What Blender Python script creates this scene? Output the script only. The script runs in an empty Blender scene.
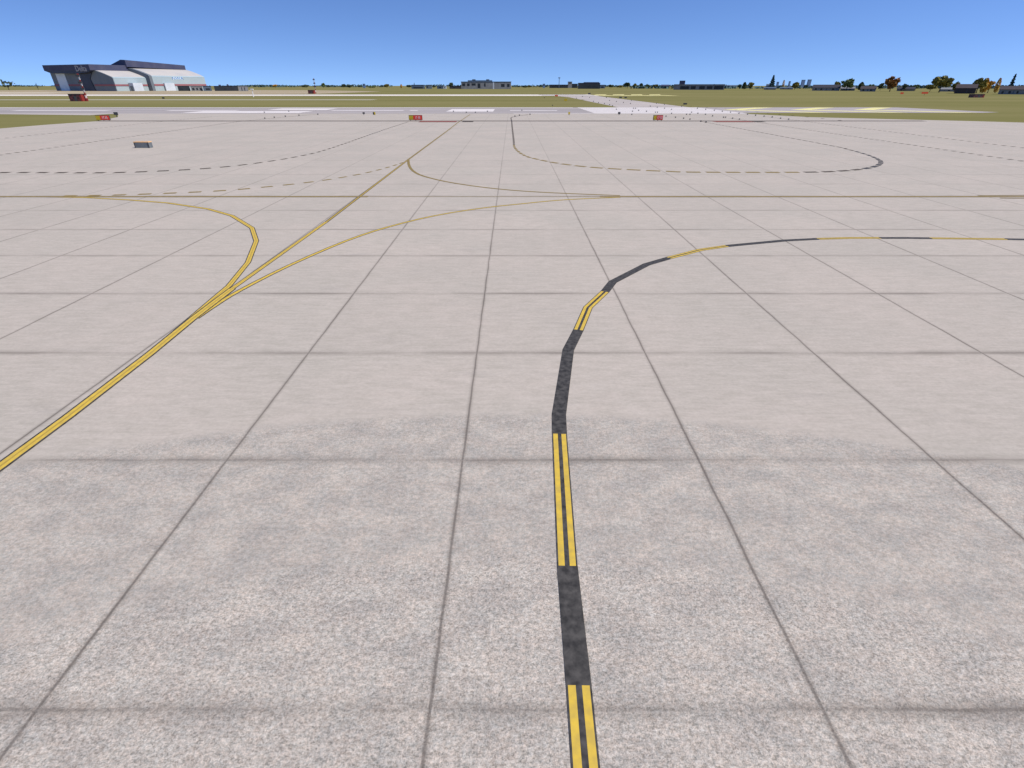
import bpy, bmesh, math, random
from mathutils import Vector, noise
random.seed(7)
S = bpy.context.scene
C = S.collection
R = math.radians

# ---------------------------------------------------------------- camera
CAMH, F, HOR = 8.0, 508.0, 85.5
TH = math.atan((384 - HOR) / F)
cam = bpy.data.objects.new('camera', bpy.data.cameras.new('camera'))
C.objects.link(cam)
cam.location = (0, 0, CAMH)
cam.rotation_euler = (math.pi / 2 - TH, 0, 0)
cam.data.sensor_width = 36
cam.data.lens = 36 * F / 1024
cam.data.clip_start = 0.1
cam.data.clip_end = 40000
S.camera = cam
ct, st = math.cos(TH), math.sin(TH)

def ray(px, py):
    u, v = (px - 512) / F, (py - 384) / F
    return u, ct - v * st, -(st + v * ct)
def G(px, py):                       # survey point on the ground
    x, y, z = ray(px, py)
    k = -CAMH / z
    return x * k, y * k
def AT(px, py, Y):                   # point in the upright plane at distance Y
    x, y, z = ray(px, py)
    k = Y / y
    return x * k, CAMH + z * k
def YB(py): return G(512, py)[1]

# ---------------------------------------------------------------- materials
def new_mat(name):
    m = bpy.data.materials.new(name); m.use_nodes = True
    nt = m.node_tree
    b = nt.nodes['Principled BSDF']
    return m, nt, b
def N(nt, t, **kw):
    n = nt.nodes.new(t)
    for k, v in kw.items(): setattr(n, k, v)
    return n
def math_n(nt, op, a, b=None, c=None, clamp=False):
    n = N(nt, 'ShaderNodeMath', operation=op); n.use_clamp = clamp
    for i, v in enumerate((a, b, c)):
        if v is None: continue
        if isinstance(v, (int, float)): n.inputs[i].default_value = v
        else: nt.links.new(v, n.inputs[i])
    return n.outputs[0]
def mixc(nt, fac, a, b, blend='MIX'):
    n = N(nt, 'ShaderNodeMix', data_type='RGBA', blend_type=blend)
    for i, v in ((0, fac), (6, a), (7, b)):
        if isinstance(v, (int, float)): n.inputs[i].default_value = v
        elif isinstance(v, tuple): n.inputs[i].default_value = (*v[:3], 1)
        else: nt.links.new(v, n.inputs[i])
    return n.outputs[2]
def noise_n(nt, vec, scale, detail=3, rough=.55):
    n = N(nt, 'ShaderNodeTexNoise'); n.inputs['Scale'].default_value = scale
    n.inputs['Detail'].default_value = detail; n.inputs['Roughness'].default_value = rough
    if vec is not None: nt.links.new(vec, n.inputs['Vector'])
    return n.outputs['Fac']
def coords(nt, scale=(1, 1, 1)):
    t = N(nt, 'ShaderNodeTexCoord')
    m = N(nt, 'ShaderNodeMapping'); m.inputs['Scale'].default_value = scale
    nt.links.new(t.outputs['Object'], m.inputs['Vector'])
    return m.outputs[0]
def ramp(nt, f, lo, hi):
    n = N(nt, 'ShaderNodeMapRange'); n.inputs[1].default_value = lo; n.inputs[2].default_value = hi
    nt.links.new(f, n.inputs[0]); return n.outputs[0]

def simple(name, c1, c2=None, scale=1.0, rough=.8, sc=(1, 1, 1), metal=0, detail=3):
    m, nt, b = new_mat(name)
    if c2 is None: c2 = tuple(x * .8 for x in c1)
    f = ramp(nt, noise_n(nt, coords(nt, sc), scale, detail), .35, .65)
    nt.links.new(mixc(nt, f, c1, c2), b.inputs['Base Color'])
    b.inputs['Roughness'].default_value = rough
    b.inputs['Metallic'].default_value = metal
    b.inputs['Specular IOR Level'].default_value = .25
    return m

SL, JX, JY = 5.84, -1.22, 4.06       # slab size and joint origin

def concrete_mat():
    m, nt, b = new_mat('slab concrete')
    v = coords(nt)
    sp = N(nt, 'ShaderNodeSeparateXYZ'); nt.links.new(v, sp.inputs[0])
    X, Y = sp.outputs[0], sp.outputs[1]
    # wobble the joints a touch
    w = math_n(nt, 'MULTIPLY', math_n(nt, 'SUBTRACT', noise_n(nt, v, .7, 4), .5), .07)
    def dist(ax, o):
        t = math_n(nt, 'DIVIDE', math_n(nt, 'ADD', math_n(nt, 'SUBTRACT', ax, o), w), SL)
        fr = math_n(nt, 'FRACT', math_n(nt, 'ADD', t, .5))
        return math_n(nt, 'MULTIPLY', math_n(nt, 'ABSOLUTE', math_n(nt, 'SUBTRACT', fr, .5)), SL), t
    dx, tx = dist(X, JX); dy, ty = dist(Y, JY)
    def line(d, half, core):
        soft = math_n(nt, 'SUBTRACT', 1, ramp(nt, d, 0.0, half))
        soft = math_n(nt, 'POWER', soft, 1.6)
        hard = math_n(nt, 'SUBTRACT', 1, ramp(nt, d, core * .4, core))
        return soft, hard
    sx, hx = line(dx, .12, .035); sy, hy = line(dy, .30, .035)
    vary = ramp(nt, noise_n(nt, v, .32, 3), .33, .66)
    vary2 = ramp(nt, noise_n(nt, coords(nt, (.25, 1, 1)), .8, 3), .32, .62)
    # base tone
    big = ramp(nt, noise_n(nt, v, .16, 4), .38, .62)
    base = mixc(nt, big, (.492, .426, .348), (.438, .390, .318))
    med = ramp(nt, noise_n(nt, coords(nt, (.8, 1.4, 1)), 1.5, 4, .7), .40, .62)
    base = mixc(nt, math_n(nt, 'MULTIPLY', med, .55), base, (.398, .355, .284))
    stk = ramp(nt, noise_n(nt, coords(nt, (.45, 2.4, 1)), 2.2, 4, .7), .42, .62)
    base = mixc(nt, math_n(nt, 'MULTIPLY', stk, .42), base, (.555, .487, .404))
    # per-slab tone
    wn = N(nt, 'ShaderNodeTexWhiteNoise', noise_dimensions='2D')
    cb = N(nt, 'ShaderNodeCombineXYZ')
    nt.links.new(math_n(nt, 'FLOOR', tx), cb.inputs[0]); nt.links.new(math_n(nt, 'FLOOR', ty), cb.inputs[1])
    nt.links.new(cb.outputs[0], wn.inputs['Vector'])
    base = mixc(nt, math_n(nt, 'MULTIPLY', wn.outputs['Value'], .14), base, (.38, .33, .272))
    # weathered exposed-aggregate stretch of the stand (coarser grain), with an irregular border
    wob = math_n(nt, 'MULTIPLY', math_n(nt, 'SUBTRACT', noise_n(nt, v, 2.5, 4, .7), .5), .75)
    x2 = math_n(nt, 'MULTIPLY', X, X)
    def zone(y0, k, soft):
        e = math_n(nt, 'ADD', math_n(nt, 'MULTIPLY_ADD', x2, k, Y), wob)
        return math_n(nt, 'SUBTRACT', 1, ramp(nt, e, y0 - soft, y0 + soft))
    z1 = zone(11.9, .0150, .22); z2 = zone(6.9, .0262, .35)
    va = coords(nt, (1, 1.25, 1))
    g0 = ramp(nt, noise_n(nt, va, 3.2, 2, .6), .36, .64)
    g1 = ramp(nt, noise_n(nt, va, 10, 2, .7), .36, .64)
    g2 = ramp(nt, noise_n(nt, va, 24, 1.5, .7), .36, .64)
    g3 = ramp(nt, noise_n(nt, v, 48, 1, .6), .38, .62)
    grain = math_n(nt, 'MULTIPLY_ADD', g1, .5, math_n(nt, 'MULTIPLY_ADD', g2, .35, math_n(nt, 'MULTIPLY', g0, .15)))
    grain2 = math_n(nt, 'MULTIPLY_ADD', g1, .40, math_n(nt, 'MULTIPLY_ADD', g2, .40, math_n(nt, 'MULTIPLY', g3, .20)))
    rough1 = mixc(nt, grain, (.303, .277, .234), (.550, .483, .412))
    rough2 = mixc(nt, grain2, (.205, .187, .156), (.662, .585, .500))
    hue = N(nt, 'ShaderNodeTexNoise'); hue.inputs['Scale'].default_value = 8; hue.inputs['Detail'].default_value = 3
    nt.links.new(v, hue.inputs['Vector'])
    tint = ramp(nt, noise_n(nt, v, 2.4, 4, .65), .38, .62)
    tcol = mixc(nt, tint, (1.04, 1.0, .95), (.96, 1.005, 1.0))
    tint2 = ramp(nt, noise_n(nt, coords(nt, (1, 1.3, 1)), 14, 2, .6), .38, .62)
    tcol = mixc(nt, .5, tcol, mixc(nt, tint2, (1.06, 1.0, .95), (.95, 1.0, 1.02)))
    pat = ramp(nt, noise_n(nt, coords(nt, (.8, 1.3, 1)), 1.1, 4, .7), .38, .62)
    tcol = mixc(nt, 1.0, tcol, mixc(nt, pat, (.88, .885, .89), (1.10, 1.09, 1.07)), 'MULTIPLY')
    rough1 = mixc(nt, 1.0, rough1, tcol, 'MULTIPLY')
    rough2 = mixc(nt, 1.0, rough2, tcol, 'MULTIPLY')
    col = mixc(nt, z1, base, rough1)
    col = mixc(nt, z2, col, rough2)
    # fine grain for the rest
    fg = ramp(nt, noise_n(nt, coords(nt, (1, 1.5, 1)), 7, 5, .75), .3, .7)
    nfg = mixc(nt, fg, (.88, .88, .88), (1.07, 1.07, 1.07))
    col = mixc(nt, 1.0, col, nfg, 'MULTIPLY')
    # joints: soft grime plus a narrow sealed gap
    jx = math_n(nt, 'MULTIPLY', sx, math_n(nt, 'MULTIPLY_ADD', vary, .3, .40))
    jy = math_n(nt, 'MULTIPLY', sy, math_n(nt, 'MULTIPLY_ADD', math_n(nt, 'POWER', vary2, 1.5), .5, .12))
    wear = math_n(nt, 'MULTIPLY_ADD', ramp(nt, Y, 25, 75), -.6, 1)   # older, cleaner slabs farther out
    j = math_n(nt, 'MULTIPLY', math_n(nt, 'MAXIMUM', jx, jy), wear)
    col = mixc(nt, j, col, (.15, .125, .10))
    h = math_n(nt, 'MAXIMUM', math_n(nt, 'MULTIPLY', hx, .42), math_n(nt, 'MULTIPLY', hy, math_n(nt, 'MULTIPLY', vary2, .25)))
    h = math_n(nt, 'MULTIPLY', h, wear)
    col = mixc(nt, h, col, (.07, .058, .048))
    # old rubber and oil smudges
    sm = ramp(nt, noise_n(nt, coords(nt, (.5, 2.0, 1)), .55, 4), .62, .8)
    col = mixc(nt, math_n(nt, 'MULTIPLY', sm, .25), col, (.25, .23, .21))
    nt.links.new(col, b.inputs['Base Color'])
    b.inputs['Roughness'].default_value = .9
    b.inputs['Specular IOR Level'].default_value = .15
    bp = N(nt, 'ShaderNodeBump'); bp.inputs['Strength'].default_value = .35; bp.inputs['Distance'].default_value = .02
    hh = math_n(nt, 'MULTIPLY', grain2, z1)
    nt.links.new(hh, bp.inputs['Height']); nt.links.new(bp.outputs[0], b.inputs['Normal'])
    return m

def grass_mat():
    m, nt, b = new_mat('dry olive grass')
    f1 = ramp(nt, noise_n(nt, coords(nt, (.25, 1, 1)), .012, 6, .6), .38, .62)
    f2 = ramp(nt, noise_n(nt, coords(nt, (.6, 1, 1)), .15, 6, .7), .3, .7)
    c = mixc(nt, f1, (.195, .178, .066), (.258, .222, .098))
    c = mixc(nt, math_n(nt, 'MULTIPLY', f2, .5), c, (.170, .162, .062))
    tuft = ramp(nt, noise_n(nt, coords(nt), 4, 3, .7), .3, .7)
    c = mixc(nt, math_n(nt, 'MULTIPLY', tuft, .3), c, (.14, .14, .05))
    nt.links.new(c, b.inputs['Base Color']); b.inputs['Roughness'].default_value = 1
    b.inputs['Specular IOR Level'].default_value = 0
    return m

def plain_conc(name, c1, c2, sx=1, sy=1, scale=.05):
    return simple(name, c1, c2, scale, .9, (sx, sy, 1), detail=5)

M = {}
M['conc'] = concrete_mat()
M['grass'] = grass_mat()
M['conc2'] = plain_conc('pale taxiway concrete', (.48, .42, .36), (.42, .37, .32))
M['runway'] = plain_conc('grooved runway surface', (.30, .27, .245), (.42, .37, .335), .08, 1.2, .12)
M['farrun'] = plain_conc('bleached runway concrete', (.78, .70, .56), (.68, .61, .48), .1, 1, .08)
M['pad'] = plain_conc('blast pad concrete', (.42, .37, .34), (.36, .32, .29), .2, 1, .1)
M['tan'] = plain_conc('sandy ramp', (.42, .33, .21), (.36, .29, .16), .2, 1, .02)
M['strip'] = plain_conc('service road surface', (.46, .42, .30), (.38, .35, .24), .2, 1, .05)
M['white'] = simple('worn white paint', (.78, .71, .64), (.64, .58, .52), .8, .7, (.2, 1, 1))
M['ypale'] = simple('faded yellow paint', (.80, .72, .30), (.70, .63, .26), .8, .7)
M['yellow'] = simple('yellow line paint', (.68, .46, .055), (.52, .36, .065), 5, .65, detail=6)
M['gold'] = simple('dull gold paint', (.46, .31, .05), (.38, .26, .05), 6, .7)
M['olive'] = simple('dirty yellow paint', (.28, .20, .06), (.21, .15, .05), 4, .75)
M['black'] = simple('black marking backing', (.030, .028, .025), (.085, .078, .068), 6, .75, detail=7)
M['brown'] = simple('brown black paint', (.085, .066, .045), (.11, .09, .06), 3, .8)
M['holdred'] = simple('faded red paint', (.27, .10, .07), (.22, .085, .06), 2, .8)
M['seam'] = simple('dark seam filler', (.045, .03, .022), (.07, .048, .036), .3, .9)
M['signred'] = simple('red sign face', (.88, .07, .04), (.75, .055, .03), 2, .5)
M['signyel'] = simple('yellow sign face', (.62, .46, .03), (.5, .36, .03), 2, .5)
M['signwhite'] = simple('white lettering', (.85, .82, .80), (.8, .78, .76), 2, .5)
M['metal'] = simple('dark painted metal', (.05, .05, .055), (.08, .08, .085), 3, .5)
M['grey'] = simple('grey painted metal', (.13, .145, .155), (.17, .185, .19), 1.5, .55)
M['mastred'] = simple('weathered dark red paint', (.30, .035, .025), (.22, .03, .025), 2, .6)
M['orange'] = simple('orange paint', (.80, .48, .22), (.70, .42, .2), 2, .5)
M['redor'] = simple('signal orange red', (.75, .09, .03), (.6, .07, .03), 2, .5)
M['navy'] = simple('navy blue cladding', (.052, .058, .105), (.075, .078, .12), .06, .6)
M['navydark'] = simple('dark navy glass', (.026, .032, .055), (.035, .042, .07), .08, .35)
M['hgrey'] = simple('blue grey metal wall', (.150, .185, .200), (.185, .215, .230), .05, .6, (1, 1, .3))
M['hlight'] = simple('pale blue panel', (.66, .76, .80), (.56, .67, .72), .08, .5)
M['hrib'] = simple('grey rib cladding', (.13, .155, .17), (.16, .18, .20), .05, .6)
M['hcream'] = simple('cream roof skin', (.52, .48, .42), (.45, .43, .40), .04, .7, (1, 1, .4), detail=5)
M['hpale'] = simple('pale aqua wall skin', (.33, .41, .43), (.38, .45, .46), .05, .7, (1, 1, .5), detail=5)
M['hred'] = simple('dusty red stripe', (.33, .12, .125), (.27, .11, .12), .05, .7)
M['hwhite'] = simple('white portal', (.60, .64, .67), (.52, .56, .59), .1, .6)
M['letter'] = simple('silver letters', (.50, .49, .47), (.42, .42, .41), 1, .5)
M['blue'] = simple('blue lettering', (.10, .22, .48), (.13, .26, .5), 1, .5)
M['slate'] = simple('dark slate cladding', (.025, .032, .04), (.035, .042, .05), .1, .6)
M['bgrey'] = simple('weathered grey wall', (.26, .265, .265), (.20, .20, .20), .15, .8)
M['bblue'] = simple('blue grey wall', (.085, .12, .165), (.11, .15, .19), .1, .7)
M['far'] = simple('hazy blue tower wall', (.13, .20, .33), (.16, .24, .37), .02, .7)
M['window'] = simple('dark window glass', (.022, .025, .03), (.035, .04, .045), .2, .2)
M['roofb'] = simple('brown shingle roof', (.075, .06, .058), (.055, .045, .045), .8, .9)
M['roofd'] = simple('charcoal shingle roof', (.038, .04, .052), (.055, .055, .065), .8, .9)
M['wallh'] = simple('grey house wall', (.25, .25, .245), (.19, .195, .195), .5, .8)
M['wallt'] = simple('tan house wall', (.26, .23, .17), (.21, .19, .15), .5, .8)
M['bark'] = simple('bark', (.06, .045, .03), (.04, .03, .022), 2, .95)
def leafm(name, a, b_):
    a, b_ = tuple(min(.6, x*2.0) for x in a), tuple(min(.6, x*2.0) for x in b_)
    return simple(name, a, b_, .35, .8, detail=4)
M['l_dark'] = leafm('dark green leaves', (.022, .035, .020), (.045, .055, .022))
M['l_olive'] = leafm('olive leaves', (.075, .072, .016), (.13, .105, .02))
M['l_green'] = leafm('mid green leaves', (.045, .07, .03), (.085, .10, .03))
M['l_rust'] = leafm('rusty brown leaves', (.20, .085, .022), (.13, .065, .018))
M['l_gold'] = leafm('golden leaves', (.38, .20, .03), (.28, .14, .025))
M['l_blue'] = leafm('blue green needles', (.025, .05, .05), (.04, .065, .055))
m, nt, b = new_mat('red white chequer paint')
ck = N(nt, 'ShaderNodeTexChecker'); ck.inputs['Scale'].default_value = .75
ck.inputs[1].default_value = (.13, .03, .03, 1); ck.inputs[2].default_value = (.045, .018, .02, 1)
mp = N(nt, 'ShaderNodeMapping'); tc = N(nt, 'ShaderNodeTexCoord'); mp.inputs['Location'].default_value = (.33, .41, .27)
nt.links.new(tc.outputs['Object'], mp.inputs[0]); nt.links.new(mp.outputs[0], ck.inputs[0])
nt.links.new(ck.outputs[0], b.inputs['Base Color']); M['check'] = m

# ---------------------------------------------------------------- object helpers
def link(name, verts, faces, mats, fm=None, parent=None, smooth=False):
    me = bpy.data.meshes.new(name)
    me.from_pydata([tuple(v) for v in verts], [], faces)
    if not isinstance(mats, (list, tuple)): mats = [mats]
    for k in mats: me.materials.append(M[k])
    if fm: 
        for p, i in zip(me.polygons, fm): p.material_index = i
    if smooth:
        for p in me.polygons: p.use_smooth = True
    me.update()
    o = bpy.data.objects.new(name, me); C.objects.link(o)
    if parent is not None: o.parent = parent
    return o
def tag(o, label=None, cat=None, group=None, kind=None):
    if label: o['label'] = label
    if cat: o['category'] = cat
    if group: o['group'] = group
    if kind: o['kind'] = kind
    return o
def empty(name, loc, label, cat, group=None, rz=0):
    o = bpy.data.objects.new(name, None); C.objects.link(o)
    o.location = loc; o.rotation_euler = (0, 0, rz); o.empty_display_size = .5
    return tag(o, label, cat, group)
class MB:
    def __init__(s): s.v, s.f, s.m = [], [], []
    def poly(s, pts, mi=0):
        n = len(s.v); s.v += [tuple(p) for p in pts]; s.f.append(tuple(range(n, n + len(pts)))); s.m.append(mi)
    def box(s, x0, x1, y0, y1, z0, z1, mi=0):
        n = len(s.v)
        s.v += [(x0,y0,z0),(x1,y0,z0),(x1,y1,z0),(x0,y1,z0),(x0,y0,z1),(x1,y0,z1),(x1,y1,z1),(x0,y1,z1)]
        for q in ((0,3,2,1),(4,5,6,7),(0,1,5,4),(1,2,6,5),(2,3,7,6),(3,0,4,7)):
            s.f.append(tuple(n + i for i in q)); s.m.append(mi)
    def tube(s, pts, rs, k=8, mi=0):
        rings = []
        for i, p in enumerate(pts):
            p = Vector(p); a = Vector(pts[max(0, i-1)]); c = Vector(pts[min(len(pts)-1, i+1)])
            d = (c - a).normalized(); u = d.orthogonal().normalized(); w = d.cross(u)
            n = len(s.v)
            for j in range(k):
                t = 2 * math.pi * j / k
                s.v.append(tuple(p + (u * math.cos(t) + w * math.sin(t)) * rs[i]))
            rings.append(n)
        for i in range(len(rings) - 1):
            for j in range(k):
                s.f.append((rings[i]+j, rings[i]+(j+1)%k, rings[i+1]+(j+1)%k, rings[i+1]+j)); s.m.append(mi)
        s.f.append(tuple(rings[0]+j for j in reversed(range(k)))); s.m.append(mi)
        s.f.append(tuple(rings[-1]+j for j in range(k))); s.m.append(mi)
    def prism(s, prof, d0, d1, fn, mi=0, cap=0):
        """prof = list of (p,q); fn(p,q,d) -> xyz ; extruded d0..d1"""
        n = len(s.v); k = len(prof)
        for d in (d0, d1):
            for p, q in prof: s.v.append(tuple(fn(p, q, d)))
        for i in range(k):
            j = (i + 1) % k
            s.f.append((n+i, n+j, n+k+j, n+k+i)); s.m.append(mi)
        s.f.append(tuple(n+i for i in reversed(range(k)))); s.m.append(cap)
        s.f.append(tuple(n+k+i for i in range(k))); s.m.append(cap)
    def build(s, name, mats, parent=None, smooth=False):
        o = link(name, s.v, s.f, mats, s.m, parent, smooth)
        bm = bmesh.new(); bm.from_mesh(o.data); bmesh.ops.recalc_face_normals(bm, faces=bm.faces); bm.to_mesh(o.data); bm.free()
        return o
def sheet(name, pts, z, mat, label):
    o = link(name, [(x, y, z) for x, y in pts], [tuple(range(len(pts)))], mat)
    if o.data.polygons[0].normal.z < 0: o.data.flip_normals()
    return tag(o, label, None, None, 'structure')
def text_mesh(name, body, size, mat, parent, loc, rot, ext=.02, sx=1):
    cu = bpy.data.curves.new(name, 'FONT'); cu.body = body; cu.size = size; cu.extrude = ext
    cu.align_x = 'CENTER'; cu.align_y = 'CENTER'; cu.resolution_u = 3
    t = bpy.data.objects.new(name + '_curve', cu)
    me = bpy.data.meshes.new_from_object(t)
    bpy.data.objects.remove(t); bpy.data.curves.remove(cu)
    me.materials.clear(); me.materials.append(M[mat])
    o = bpy.data.objects.new(name, me); C.objects.link(o); o.parent = parent
    o.location = loc; o.rotation_euler = rot; o.scale = (sx, 1, 1)
    return o

# ---------------------------------------------------------------- ground surfaces
link_g = sheet('ground', [(-14000, -300), (14000, -300), (14000, 16000), (-14000, 16000)], -.02, 'grass', 'olive dry grass field reaching the horizon')
# concrete stand, its border following the grass wedges
edge_left = [G(0, 128.5), G(45, 124.8), G(97, 121.2), G(118, 117)]
ap = [(-140, -60), (140, -60), (260, 40), G(1090, 126)]
ap += [G(1024, 122.6), G(976, 121.2), G(935, 120.2), G(894, 119.2), G(853, 118.2), G(812, 117.2), G(780, 115.6), G(748, 113.9)]
rw_near = YB(113.6)
ap += [(78, rw_near), G(118, 113.6)]
ap += [G(118, 117), G(97, 121.2), G(45, 124.8), G(0, 128.5), G(-80, 134), (-260, 40)]
sheet('apron', ap, 0, 'conc', 'pinkish grey concrete slab apron with dark joints in the foreground')

TX0, TX1 = 45, 75.5                                   # crossing taxiway
RX0, RX1 = -900, 78.5                                 # runway ends at the threshold
n0, n1 = rw_near, YB(107.4)                           # near runway
f0, f1 = 520, 602                                     # far runway
sheet('runway', [(RX0, n0), (RX1, n0), (RX1, n1), (RX0, n1)], .004, 'runway', 'grey runway crossing behind the apron, nearer of the two')
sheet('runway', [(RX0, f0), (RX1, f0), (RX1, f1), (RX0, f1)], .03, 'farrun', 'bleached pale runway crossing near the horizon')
sheet('blast_pad', [(RX1, n0 + 6), (160, n0 + 6), (169, n0 + 10), (163, n1), (RX1, n1)], .004, 'pad', 'grey blast pad with yellow chevrons at the near runway end')
sheet('taxiway', [(TX0, n1), (TX1, n1), (TX1, f0), (TX0 + 3, f0 - 4), (TX0 - 8, f0), (TX0 - 2, f0 - 40), (TX0, f0 - 60)], .012, 'conc2', 'pale taxiway strip joining the two runways')
sheet('service_road', [(-1400, 368), (-89, 368), (-89, 386), (-1400, 386)], .02, 'strip', 'thin pale service road across the grass on the left')
sheet('service_road', [(-86, 372), (47, 374), (47, 384), (-86, 384)], .02, 'grass', 'dull grassed-over road between the runways')
sheet('ramp', [(-1500, 606), (-300, 606), (-215, 640), (-200, 900), (-380, 1150), (-900, 1300), (-1000, 1040), (-1500, 900)], .05, 'tan', 'sandy coloured ramp round the big hangar')
sheet('ramp', [(-1150, 700), (-560, 700), (-560, 745), (-1150, 745)], .09, 'farrun', 'pinkish pale pavement strip left of the hangar')
sheet('left_shoulder', [(RX0, n0), G(118, 113.6), G(90, 115.2), G(0, 114.2), (RX0, n0 - 2)], .008, 'conc2', 'pale concrete shoulder of the near runway on the left')

# thin dark seam across the whole apron edge
def strip(name, x0, x1, y0, y1, z, mat, label):
    return sheet(name, [(x0, y0), (x1, y0), (x1, y1), (x0, y1)], z, mat, label)
sy_ = YB(121)
strip('seam', G(99, 121)[0], G(924, 121)[0], sy_ - 1.25, sy_ + 1.25, .016, 'seam', 'thin dark seam running across the far edge of the apron')
yy = YB(121.6)
strip('hold_line', G(420, 121.5)[0], G(457, 121.5)[0], yy - 2.6, yy + 2.6, .022, 'holdred', 'faded red hold line beside the middle red sign')
strip('hold_line', G(713, 121.5)[0], G(751, 121.5)[0], yy - 2.6, yy + 2.6, .022, 'holdred', 'faded red hold line right of the rightmost red sign')
strip('hold_line', G(462, 122)[0], G(473, 122)[0], yy - 2, yy + 1.2, .022, 'brown', 'short dark brown stub right of the middle red hold line')
strip('hold_line', G(756, 122)[0], G(766, 122)[0], yy - 2, yy + 1.2, .022, 'brown', 'short dark brown stub right of the right-hand red hold line')

# painted runway markings, one object per runway
mb = MB()
def bar(x0, x1, y0, y1, z): mb.poly([(x0, y0, z), (x1, y0, z), (x1, y1, z), (x0, y1, z)])
zc_ = .012
yc = YB(110.5)
bar(RX0, 25.5, n1 - 4.2, n1 - .6, zc_)
bar(.5, 30, n0 + .4, n0 + 2.0, zc_)
for a, b_ in ((14, 109), (168, 238), (332, 404), (410, 418), (510, 557)):
    bar(G(a, 110.5)[0], G(b_, 110.5)[0], yc - 2.2, yc + 2.2, zc_)
for k in range(6): bar(G(14, 110.5)[0] - 55 - 60*k, G(14, 110.5)[0] - 20 - 60*k, yc - 2, yc + 2, zc_)
def slantbar(xa, xb, ya, yb):     # x limits given at the far side
    Ya, Yb = YB(yb), YB(ya)
    X0, X1 = G(xa, (ya+yb)/2)[0], G(xb, (ya+yb)/2)[0]
    bar(X0, X1, Ya, Yb, zc_ + .004)
slantbar(274, 332, 108.5, 110.0); slantbar(192, 306, 111.1, 113.0)
slantbar(449, 494, 109.1, 111.6)
for i in range(9):
    w = (n1 - n0) / 9
    bar(27.5, 78, n0 + w*i + w*.08, n0 + w*i + w*.92, zc_ + .004)
tag(mb.build('runway_marking', 'white'), 'white bars, dashes and edge lines painted on the near runway', None, None, 'structure')
mb = MB()
for i in range(8):
    w = (f1 - f0) / 8
    bar(27, 76, f0 + w*i + 2, f0 + w*i + w - 2, .05)
bar(RX0, RX1 - 4, f0 + 2, f0 + 14, .05); bar(RX0, RX1 - 4, f1 - 14, f1 - 2, .05)
for k in range(16): bar(-880 + 60*k, -845 + 60*k, (f0+f1)/2 - 3, (f0+f1)/2 + 3, .05)
tag(mb.build('runway_marking', 'white'), 'white lines painted on the far runway', None, None, 'structure')
# chevrons
mb = MB()
def chev(x, y0, y1, w, reach, z):
    ym = (y0 + y1) / 2
    mb.poly([(x, y0, z), (x + w, y0, z), (x + w + reach, ym, z), (x + reach, ym, z)])
    mb.poly([(x + reach, ym, z), (x + w + reach, ym, z), (x + w, y1, z), (x, y1, z)])
for x in (70, 98, 124, 148): chev(x + 4, n0 + 7, n1 - 2, 8, -24 if x == 70 else -22, .014) if x > 70 else None
for x, yb_, yt in ((80, 113.2, 107.7), (106, 113.2, 107.7), (134, 112.8, 108.6), (158, 112.4, 109.5)):
    Y0, Y1 = YB(yb_), YB(yt); ym = (Y0 + Y1) / 2
mb_ = mb
tag(mb_.build('chevron_marking', 'ypale'), 'yellow chevrons painted on the near blast pad', None, None, 'structure')
mb = MB()
for x in (86, 104, 122, 140): chev(x, f0 + 2, f1 - 4, 11, -8, .06)
tag(mb.build('chevron_marking', 'ypale'), 'yellow bars painted past the end of the far runway', None, None, 'structure')

# ---------------------------------------------------------------- taxi lines
def resample(pts, step=None):
    return pts
def offsets(pts):
    out = []
    for i in range(len(pts)):
        a = Vector(pts[max(0, i-1)]); p = Vector(pts[i]); c = Vector(pts[min(len(pts)-1, i+1)])
        d1 = (p - a).normalized() if i > 0 else (c - p).normalized()
        d2 = (c - p).normalized() if i < len(pts)-1 else d1
        n1_, n2_ = Vector((-d1.y, d1.x)), Vector((-d2.y, d2.x))
        n = (n1_ + n2_).normalized(); k = 1 / max(.5, n.dot(n1_))
        out.append(n * k)
    return out
def ribbon(mb, pts, z, profile, sf=1.0):
    pts = [Vector(p) for p in pts]; off = offsets(pts)
    for i in range(len(pts) - 1):
        for (a, b_, mi) in profile:
            p = [pts[i] + off[i]*a*sf, pts[i+1] + off[i+1]*a*sf, pts[i+1] + off[i+1]*b_*sf, pts[i] + off[i]*b_*sf]
            mb.poly([(q.x, q.y, z) for q in p], mi)
DOUBLE = [(-.198,-.168,0),(-.168,-.048,1),(-.048,.048,0),(.048,.168,1),(.168,.198,0)]
BLACK = [(-.2,.2,0)]
SINGLE = [(-.19,-.132,0),(-.132,-.03,1),(-.03,.03,2),(.03,.132,1),(.132,.19,0)]
def cut(pts, t0, t1):
    """sub-polyline between arc lengths"""
    out = []; acc = 0
    for i in range(len(pts)-1):
        a, b_ = Vector(pts[i]), Vector(pts[i+1]); L = (b_-a).length
        if acc + L >= t0 and acc <= t1:
            s = max(0, (t0-acc)/L); e = min(1, (t1-acc)/L)
            if not out: out.append(a.lerp(b_, s))
            out.append(a.lerp(b_, e))
        acc += L
    return out
def length(pts): return sum((Vector(pts[i+1])-Vector(pts[i])).length for i in range(len(pts)-1))
def px(*l): return [G(*p) for p in l]
def smooth(pts, n=3):
    """Catmull-Rom"""
    P = [Vector(p) for p in pts]; out = []
    for i in range(len(P)-1):
        a, b_, c, d = P[max(0,i-1)], P[i], P[i+1], P[min(len(P)-1,i+2)]
        for k in range(n):
            t = k/n
            out.append(.5*((2*b_)+(-a+c)*t+(2*a-5*b_+4*c-d)*t*t+(-a+3*b_-3*c+d)*t**3))
    out.append(P[-1]); return out
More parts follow.
